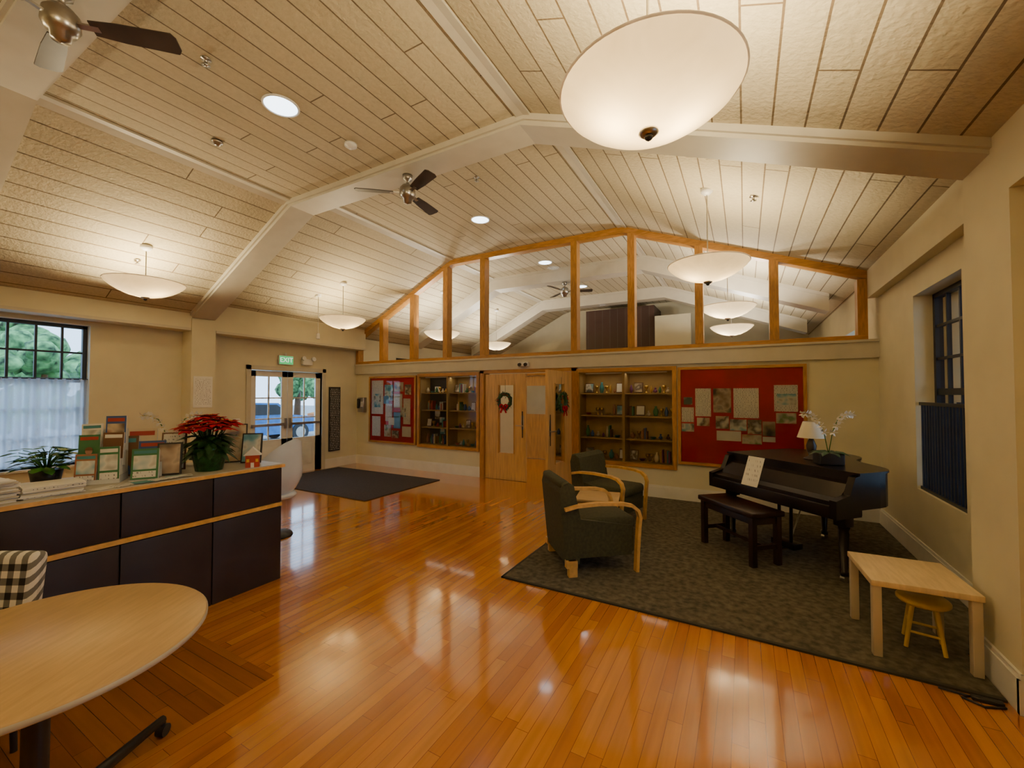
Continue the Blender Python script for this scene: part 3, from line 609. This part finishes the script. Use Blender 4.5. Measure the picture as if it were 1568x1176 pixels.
def tlamp(loc,S=1):
    b=B('table_lamp'); b.lathe([(.001,0),(.06,0),(.06,.012),(.02,.03),(.035,.08),(.04,.12),(.015,.19),(.008,.2),(.008,.25),(.001,.25)],M('lamp_base_dark',(.05,.035,.03),.3),n=20)
    b.lathe([(.105,.19),(.06,.33)],M('linen_shade',(.76,.70,.56),.8,var=.03),n=28); b.done(loc,sc=S)
tlamp((-4.18,2.13,ZC),1.15)
# moulded white swivel chair behind the counter end
b=B('white_shell_chair'); SH=M('glossy_white_shell',(.72,.80,.90),.15,var=.02); vs=[];fs=[]; n=36; lv=10
for j in range(lv+1):
    t=j/lv
    for i in range(n+1):
        a=math.radians(-125+250*i/n); top=.62+.46*max(0,math.cos(a*.62))**1.4; z=.42+(top-.42)*t**1.4; r=.05+.24*min(1,t*1.9)**.55-.03*max(0,t-.6)
        vs.append((-r*math.cos(a),r*math.sin(a),z))
for j in range(lv):
    for i in range(n): fs.append([j*(n+1)+i,j*(n+1)+i+1,(j+1)*(n+1)+i+1,(j+1)*(n+1)+i])
b.add(vs,fs,SH,True); b.add([(x*.93,y*.93,z+.012) for x,y,z in vs],fs,SH,True); b.lathe([(.001,.415),(.22,.435),(.235,.46),(.22,.48),(.001,.485)],SH,n=30)
b.cyl((0,0,.04),(0,0,.42),.03,.03,STEEL); b.lathe([(.001,0),(.20,0),(.19,.02),(.04,.05),(.001,.05)],RUB,n=30); b.done((-4.66,2.84,0),math.radians(200))
# ---------------------------------------------------------------- foreground table
b=B('round_cafe_table'); b.lathe([(.001,.712),(.462,.712),(.47,.716),(.47,.737),(.465,.741),(.001,.741)],TABLEW,n=72); b.lathe([(.4705,.718),(.473,.72),(.473,.734),(.4705,.736)],GREY,n=72)
b.cyl((0,0,.1),(0,0,.70),.035,.035,BLACK); b.box((0,0,.70),(.34,.06,.02),BLACK); b.box((0,0,.70),(.06,.34,.02),BLACK)
for k in range(4):
    a=k*math.pi/2; b.T=Matrix.Rotation(a,4,'Z'); b.tube([(.0,0,.13),(.15,0,.115),(.54,0,.075)],[.03,.024,.018],BLACK); b.cyl((.54,0,.075),(.54,0,.05),.012,.012,BLACK)
    b.cyl((.54,-.018,.026),(.54,.018,.026),.026,.026,RUB); b.T=Matrix.Identity(4)
b.done((-2.13,.48,0),math.radians(120))
# chair with plaid
b=B('plaid_covered_chair')
for x in(-.2,.2):
    for y in(-.2,.2): b.cyl((x,y,0),(x*.95,y*.95,.44),.012,.014,BLACK)
b.box((0,0,.455),(.46,.46,.05),RUB,bev=.02); b.cyl((-.2,-.2,.44),(-.24,-.2,.82),.012,.012,BLACK); b.cyl((-.2,.2,.44),(-.24,.2,.82),.012,.012,BLACK)
b.box((-.235,0,.68),(.04,.46,.34),RUB,rot=(0,-.1,0),bev=.018); b.box((-.235,0,.66),(.075,.50,.42),PLAID,rot=(0,-.1,0),bev=.03); b.box((.0,0,.49),(.42,.50,.03),PLAID,bev=.014)
b.done((-2.95,.31,0),math.radians(-60))
# ---------------------------------------------------------------- piano
b=B('grand_piano')
def bez(p0,p1,p2,p3,n=12): return [tuple(((1-t)**3*Vector(p0)+3*(1-t)**2*t*Vector(p1)+3*(1-t)*t*t*Vector(p2)+t**3*Vector(p3))) for t in [i/n for i in range(n+1)]]
rim=[(-.73,.30)]+[(.73,.30),(.73,.55)]+bez((.73,.55),(.73,.95),(.22,.85),(.15,1.15))[1:]+bez((.15,1.15),(.10,1.48),(-.35,1.55),(-.60,1.38))[1:]+bez((-.60,1.38),(-.70,1.30),(-.73,1.28),(-.73,1.2),5)[1:]
b.prism(rim,'z',.66,.965,PIANO)
rim2=[(x*1.015,y*1.01 if y>.3 else y-.02) for x,y in rim]; b.prism(rim2,'z',.967,.987,PIANO)
b.bb(-.70,.70,.06,.36,.60,.66,PIANO)
for s in(-1,1): b.prism([(.0,.60),(.31,.60),(.31,.965),(.24,.95),(.17,.80),(.0,.76)],'x',s*.73-.03*(s>0)*2,s*.73+.06*(s<0),PIANO)
b.prism([(.02,.66),(.30,.66),(.30,.90),(.24,.88),(.12,.765),(.02,.745)],'x',-.67,.67,PIANO)
b.bb(-.67,.67,-.005,.03,.60,.71,PIANO,bev=.004)
def pleg(x,y):
    b.bb(x-.055,x+.055,y-.055,y+.055,.50,.66,PIANO,bev=.008)
    b.lathe([(.06,.5),(.045,.46),(.05,.44),(.032,.10),(.045,.09),(.04,.06),(.001,.06)],PIANO,(x,y,0),n=4); b.cyl((x-.02,y,.03),(x+.02,y,.03),.03,.03,STEEL)
    b.cyl((x,y,.03),(x,y,.08),.012,.012,STEEL)
pleg(-.62,.24); pleg(.62,.24); pleg(-.25,1.2)
for s in(-.07,.07): b.cyl((s,.30,.66),(s*.9,.30,.16),.016,.016,PIANO)
b.bb(-.13,.13,.25,.38,.10,.16,PIANO,bev=.005)
for s in(-.06,0,.06): b.box((s,.22,.11),(.022,.10,.012),M('brass_pedal',(.6,.4,.12),.25,metal=1))
b.cyl((0,.36,.14),(0,.62,.66),.008,.008,STEEL)
PA=math.radians(-43.5); PL=(.14,4.72,.012); PS=.94; b.done(PL,PA,sc=PS)
c,s_=math.cos(PA),math.sin(PA)
def pw(x,y,z=.988): return (PL[0]+PS*(c*x-s_*y),PL[1]+PS*(s_*x+c*y),PL[2]+PS*z)
b=B('paper_notice'); b.box((0,0,0),(.19,.003,.30),PAPER,rot=(-.35,0,0))
b.box((0,-.0012,0),(.15,.003,.24),textm('notice_text',(.78,.77,.74),(.35,.35,.37),60,22,.55),rot=(-.35,0,0))
b.done(pw(-.17,.06,.86),PA)
b=B('piano_bench'); b.box((0,0,.475),(.76,.36,.05),BENCH,bev=.012); b.bb(-.34,.34,-.14,.14,.38,.45,BENCH)
for x in(-.33,.33):
    for y in(-.135,.135): b.prism([(x-.025,y-.025),(x+.025,y-.025),(x+.025,y+.025),(x-.025,y+.025)],'z',0,.45,BENCH)
    b.bb(x-.012,x+.012,-.12,.12,.15,.19,BENCH)
b.bb(-.33,.33,-.012,.012,.155,.185,BENCH); b.done((-.07,4.79,.0125),math.radians(-48))
orchid(pw(.30,.52),.3,1.2); tlamp(pw(.02,.66),1.15)
# ---------------------------------------------------------------- lounge chairs
def chair(loc,rz):
    b=B('lounge_chair')
    b.box((.02,0,.27),(.60,.54,.24),GREENF,bev=.03); b.box((.05,0,.41),(.58,.52,.12),GREENF,bev=.045)
    b.prism([(-.34,.10),(-.22,.10),(-.20,.44),(-.27,.78),(-.32,.81),(-.38,.79),(-.40,.72)],'y',-.30,.30,GREENF)
    b.box((-.35,0,.785),(.09,.60,.07),GREENF,rot=(0,-.1,0),bev=.03)
    for s in(-1,1):
        y0,y1=(s*.28,s*.335) if s>0 else (s*.335,s*.28)
        b.prism([(-.34,.14),(.28,.14),(.28,.40),(-.22,.48),(-.30,.7),(-.36,.7)],'y',min(s*.24,s*.28),max(s*.24,s*.28),GREENF)
        path=[(-.36,.58),(-.25,.605),(-.05,.615),(.18,.605),(.27,.585),(.325,.54),(.345,.48),(.335,.40),(.32,.2),(.31,.0)]
        b.ribbon(path,.028,y0,y1,BEECH)
        b.bb(-.33,-.25,y0,y1,.0,.14,BEECH,bev=.006); b.box((-.30,(y0+y1)/2,.11),(.10,abs(y1-y0),.06),BEECH)
    b.done(loc,rz)
chair((-1.30,3.88,.014),math.radians(40)); chair((-1.50,5.25,.014),math.radians(-14))
b=B('side_table'); b.box((0,0,.44),(.46,.46,.03),TABLEW,bev=.008)
for x in(-.19,.19):
    for y in(-.19,.19): b.box((x,y,.21),(.035,.035,.42),BEECH)
b.bb(-.19,.19,-.2,-.18,.37,.42,BEECH); b.bb(-.19,.19,.18,.2,.37,.42,BEECH); b.done((-1.44,4.56,.0125),math.radians(12))
# ---------------------------------------------------------------- kids table and stool
LEGM=M('pale_leg_laminate',(.52,.43,.30),.4,var=.04)
b=B('childrens_table'); b.box((0,0,.44),(.50,.52,.035),BIRCH,bev=.004)
for x in(-.22,.22):
    for y in(-.23,.23): b.box((x,y,.2115),(.045,.045,.423),LEGM,bev=.003)
b.done((.895,3.58,.0125),math.radians(3))
b=B('wooden_stool'); b.lathe([(.001,.27),(.12,.27),(.13,.28),(.13,.295),(.12,.305),(.001,.305)],YEL,n=28)
for k in range(4):
    a=k*math.pi/2+.6; b.cyl((.075*math.cos(a),.075*math.sin(a),.272),(.125*math.cos(a),.125*math.sin(a),.003),.014,.011,YEL,10)
for k in range(4):
    a=k*math.pi/2+.6; a2=a+math.pi/2; z=.10+.04*(k%2); r=.108-.012*(k%2)
    b.cyl((r*math.cos(a),r*math.sin(a),z),(r*math.cos(a2),r*math.sin(a2),z),.008,.008,YEL,8)
b.done((.97,3.60,.0125))
b=B('power_cord'); P=[(1.14,3.10,.008),(1.05,3.06,.008),(.98,3.10,.008),(1.02,3.13,.008),(.9,3.14,.008)]
b.tube(P,.006,RUB); b.box((1.08,3.12,.012),(.12,.03,.02),RUB,bev=.004); b.done()
# ---------------------------------------------------------------- room beyond glass
b=B('brick_chimney'); b.bb(-4.1,-2.15,11.9,12.98,0,4.05,BRICK); b.done()
b=B('wall_partition'); b.bb(-2.1,-1.2,11.7,11.85,0,3.7,CREAM); b.bb(-1.0,1.4,10.2,10.3,0,2.5,WOOD)
rectholes(b,'y',9.3,9.42,(-6.6,-2.9),(0,2.2),[(-4.98,-4.08,0,2.05)],CREAM); b.done()
b=B('door_4'); b.bb(-4.97,-4.09,9.33,9.38,.01,1.1,DOORW); b.bb(-4.97,-4.80,9.33,9.38,1.1,1.8,DOORW); b.bb(-4.26,-4.09,9.33,9.38,1.1,1.8,DOORW); b.bb(-4.97,-4.09,9.33,9.38,1.8,2.04,DOORW)
b.add([(-4.8,9.355,1.1),(-4.26,9.355,1.1),(-4.26,9.355,1.8),(-4.8,9.355,1.8)],[[0,1,2,3]],GLASS)
b.bb(-5.04,-4.98,9.28,9.44,0,2.1,WOOD); b.bb(-4.08,-4.02,9.28,9.44,0,2.1,WOOD); b.bb(-5.04,-4.02,9.28,9.44,2.05,2.11,WOODH); b.cyl((-4.18,9.33,1.0),(-4.18,9.27,1.0),.025,.025,STEEL); b.done()
# ---------------------------------------------------------------- outside
b=B('ground_outside'); b.bb(-60,XL-.25,-30,40,-.3,-.15,M('asphalt',(.3,.31,.32),.9,var=.1)); b.bb(XR+.3,40,-30,40,-.3,-.15,MC['asphalt']); b.done()
def tree(x,y,s):
    b=B('tree'); b.tube([(0,0,0),(.1,0,1.5*s),(0,.1,3*s)],[.18*s,.13*s,.08*s],COLS[4])
    for i in range(30): a=R(0,6.28); r=R(0,1.6)*s; b.sph((r*math.cos(a),r*math.sin(a),R(1.4,4.2)*s),R(.25,.6)*s,M('tree_foliage',(.12,.28,.10),.8,var=.45,scale=5),sub=2,jit=.2)
    b.done((x,y,-.15))
for x,y,s in((-17,-1,.9),(-20,4,1.0),(-16,3.5,.75),(-23,10,1.0),(-24,16,1.2),(9,10,1.0),(8,18,1.2)): tree(x,y,s)
def car(loc,rz,m):
    b=B('parked_car'); b.prism([(-2.1,.3),(2.1,.3),(2.15,.7),(1.9,.88),(1.0,.98),(.45,1.42),(-1.0,1.45),(-1.7,1.0),(-2.1,.92)],'y',-.85,.85,m)
    b.prism([(.85,1.0),(.40,1.36),(-.95,1.39),(-1.5,1.02)],'y',-.86,.86,RUB)
    for x in(-1.3,1.3):
        for s in(-1,1): b.cyl((x,s*.72,.33),(x,s*.9,.33),.33,.33,RUB,20); b.cyl((x,s*.9,.33),(x,s*.91,.33),.2,.2,STEEL)
    b.done(loc,rz)
car((-15.5,8.6,-.15),math.radians(90),M('car_blue',(.05,.16,.4),.25)); car((-15.0,13.2,-.15),math.radians(80),M('car_orange',(.7,.2,.03),.25))
# world
w=bpy.data.worlds.new('World'); bpy.context.scene.world=w; w.use_nodes=True; bg=w.node_tree.nodes['Background']
bg.inputs[0].default_value=(.48,.71,1,1); bg.inputs[1].default_value=4.0
# camera
cam=bpy.data.cameras.new('camera'); co=bpy.data.objects.new('camera',cam); bpy.context.collection.objects.link(co)
cam.sensor_width=36; cam.lens=14.69; cam.clip_start=.02; co.location=(0,0,1.6); co.rotation_euler=(math.radians(91.35),0,math.radians(29.1))
bpy.context.scene.camera=co
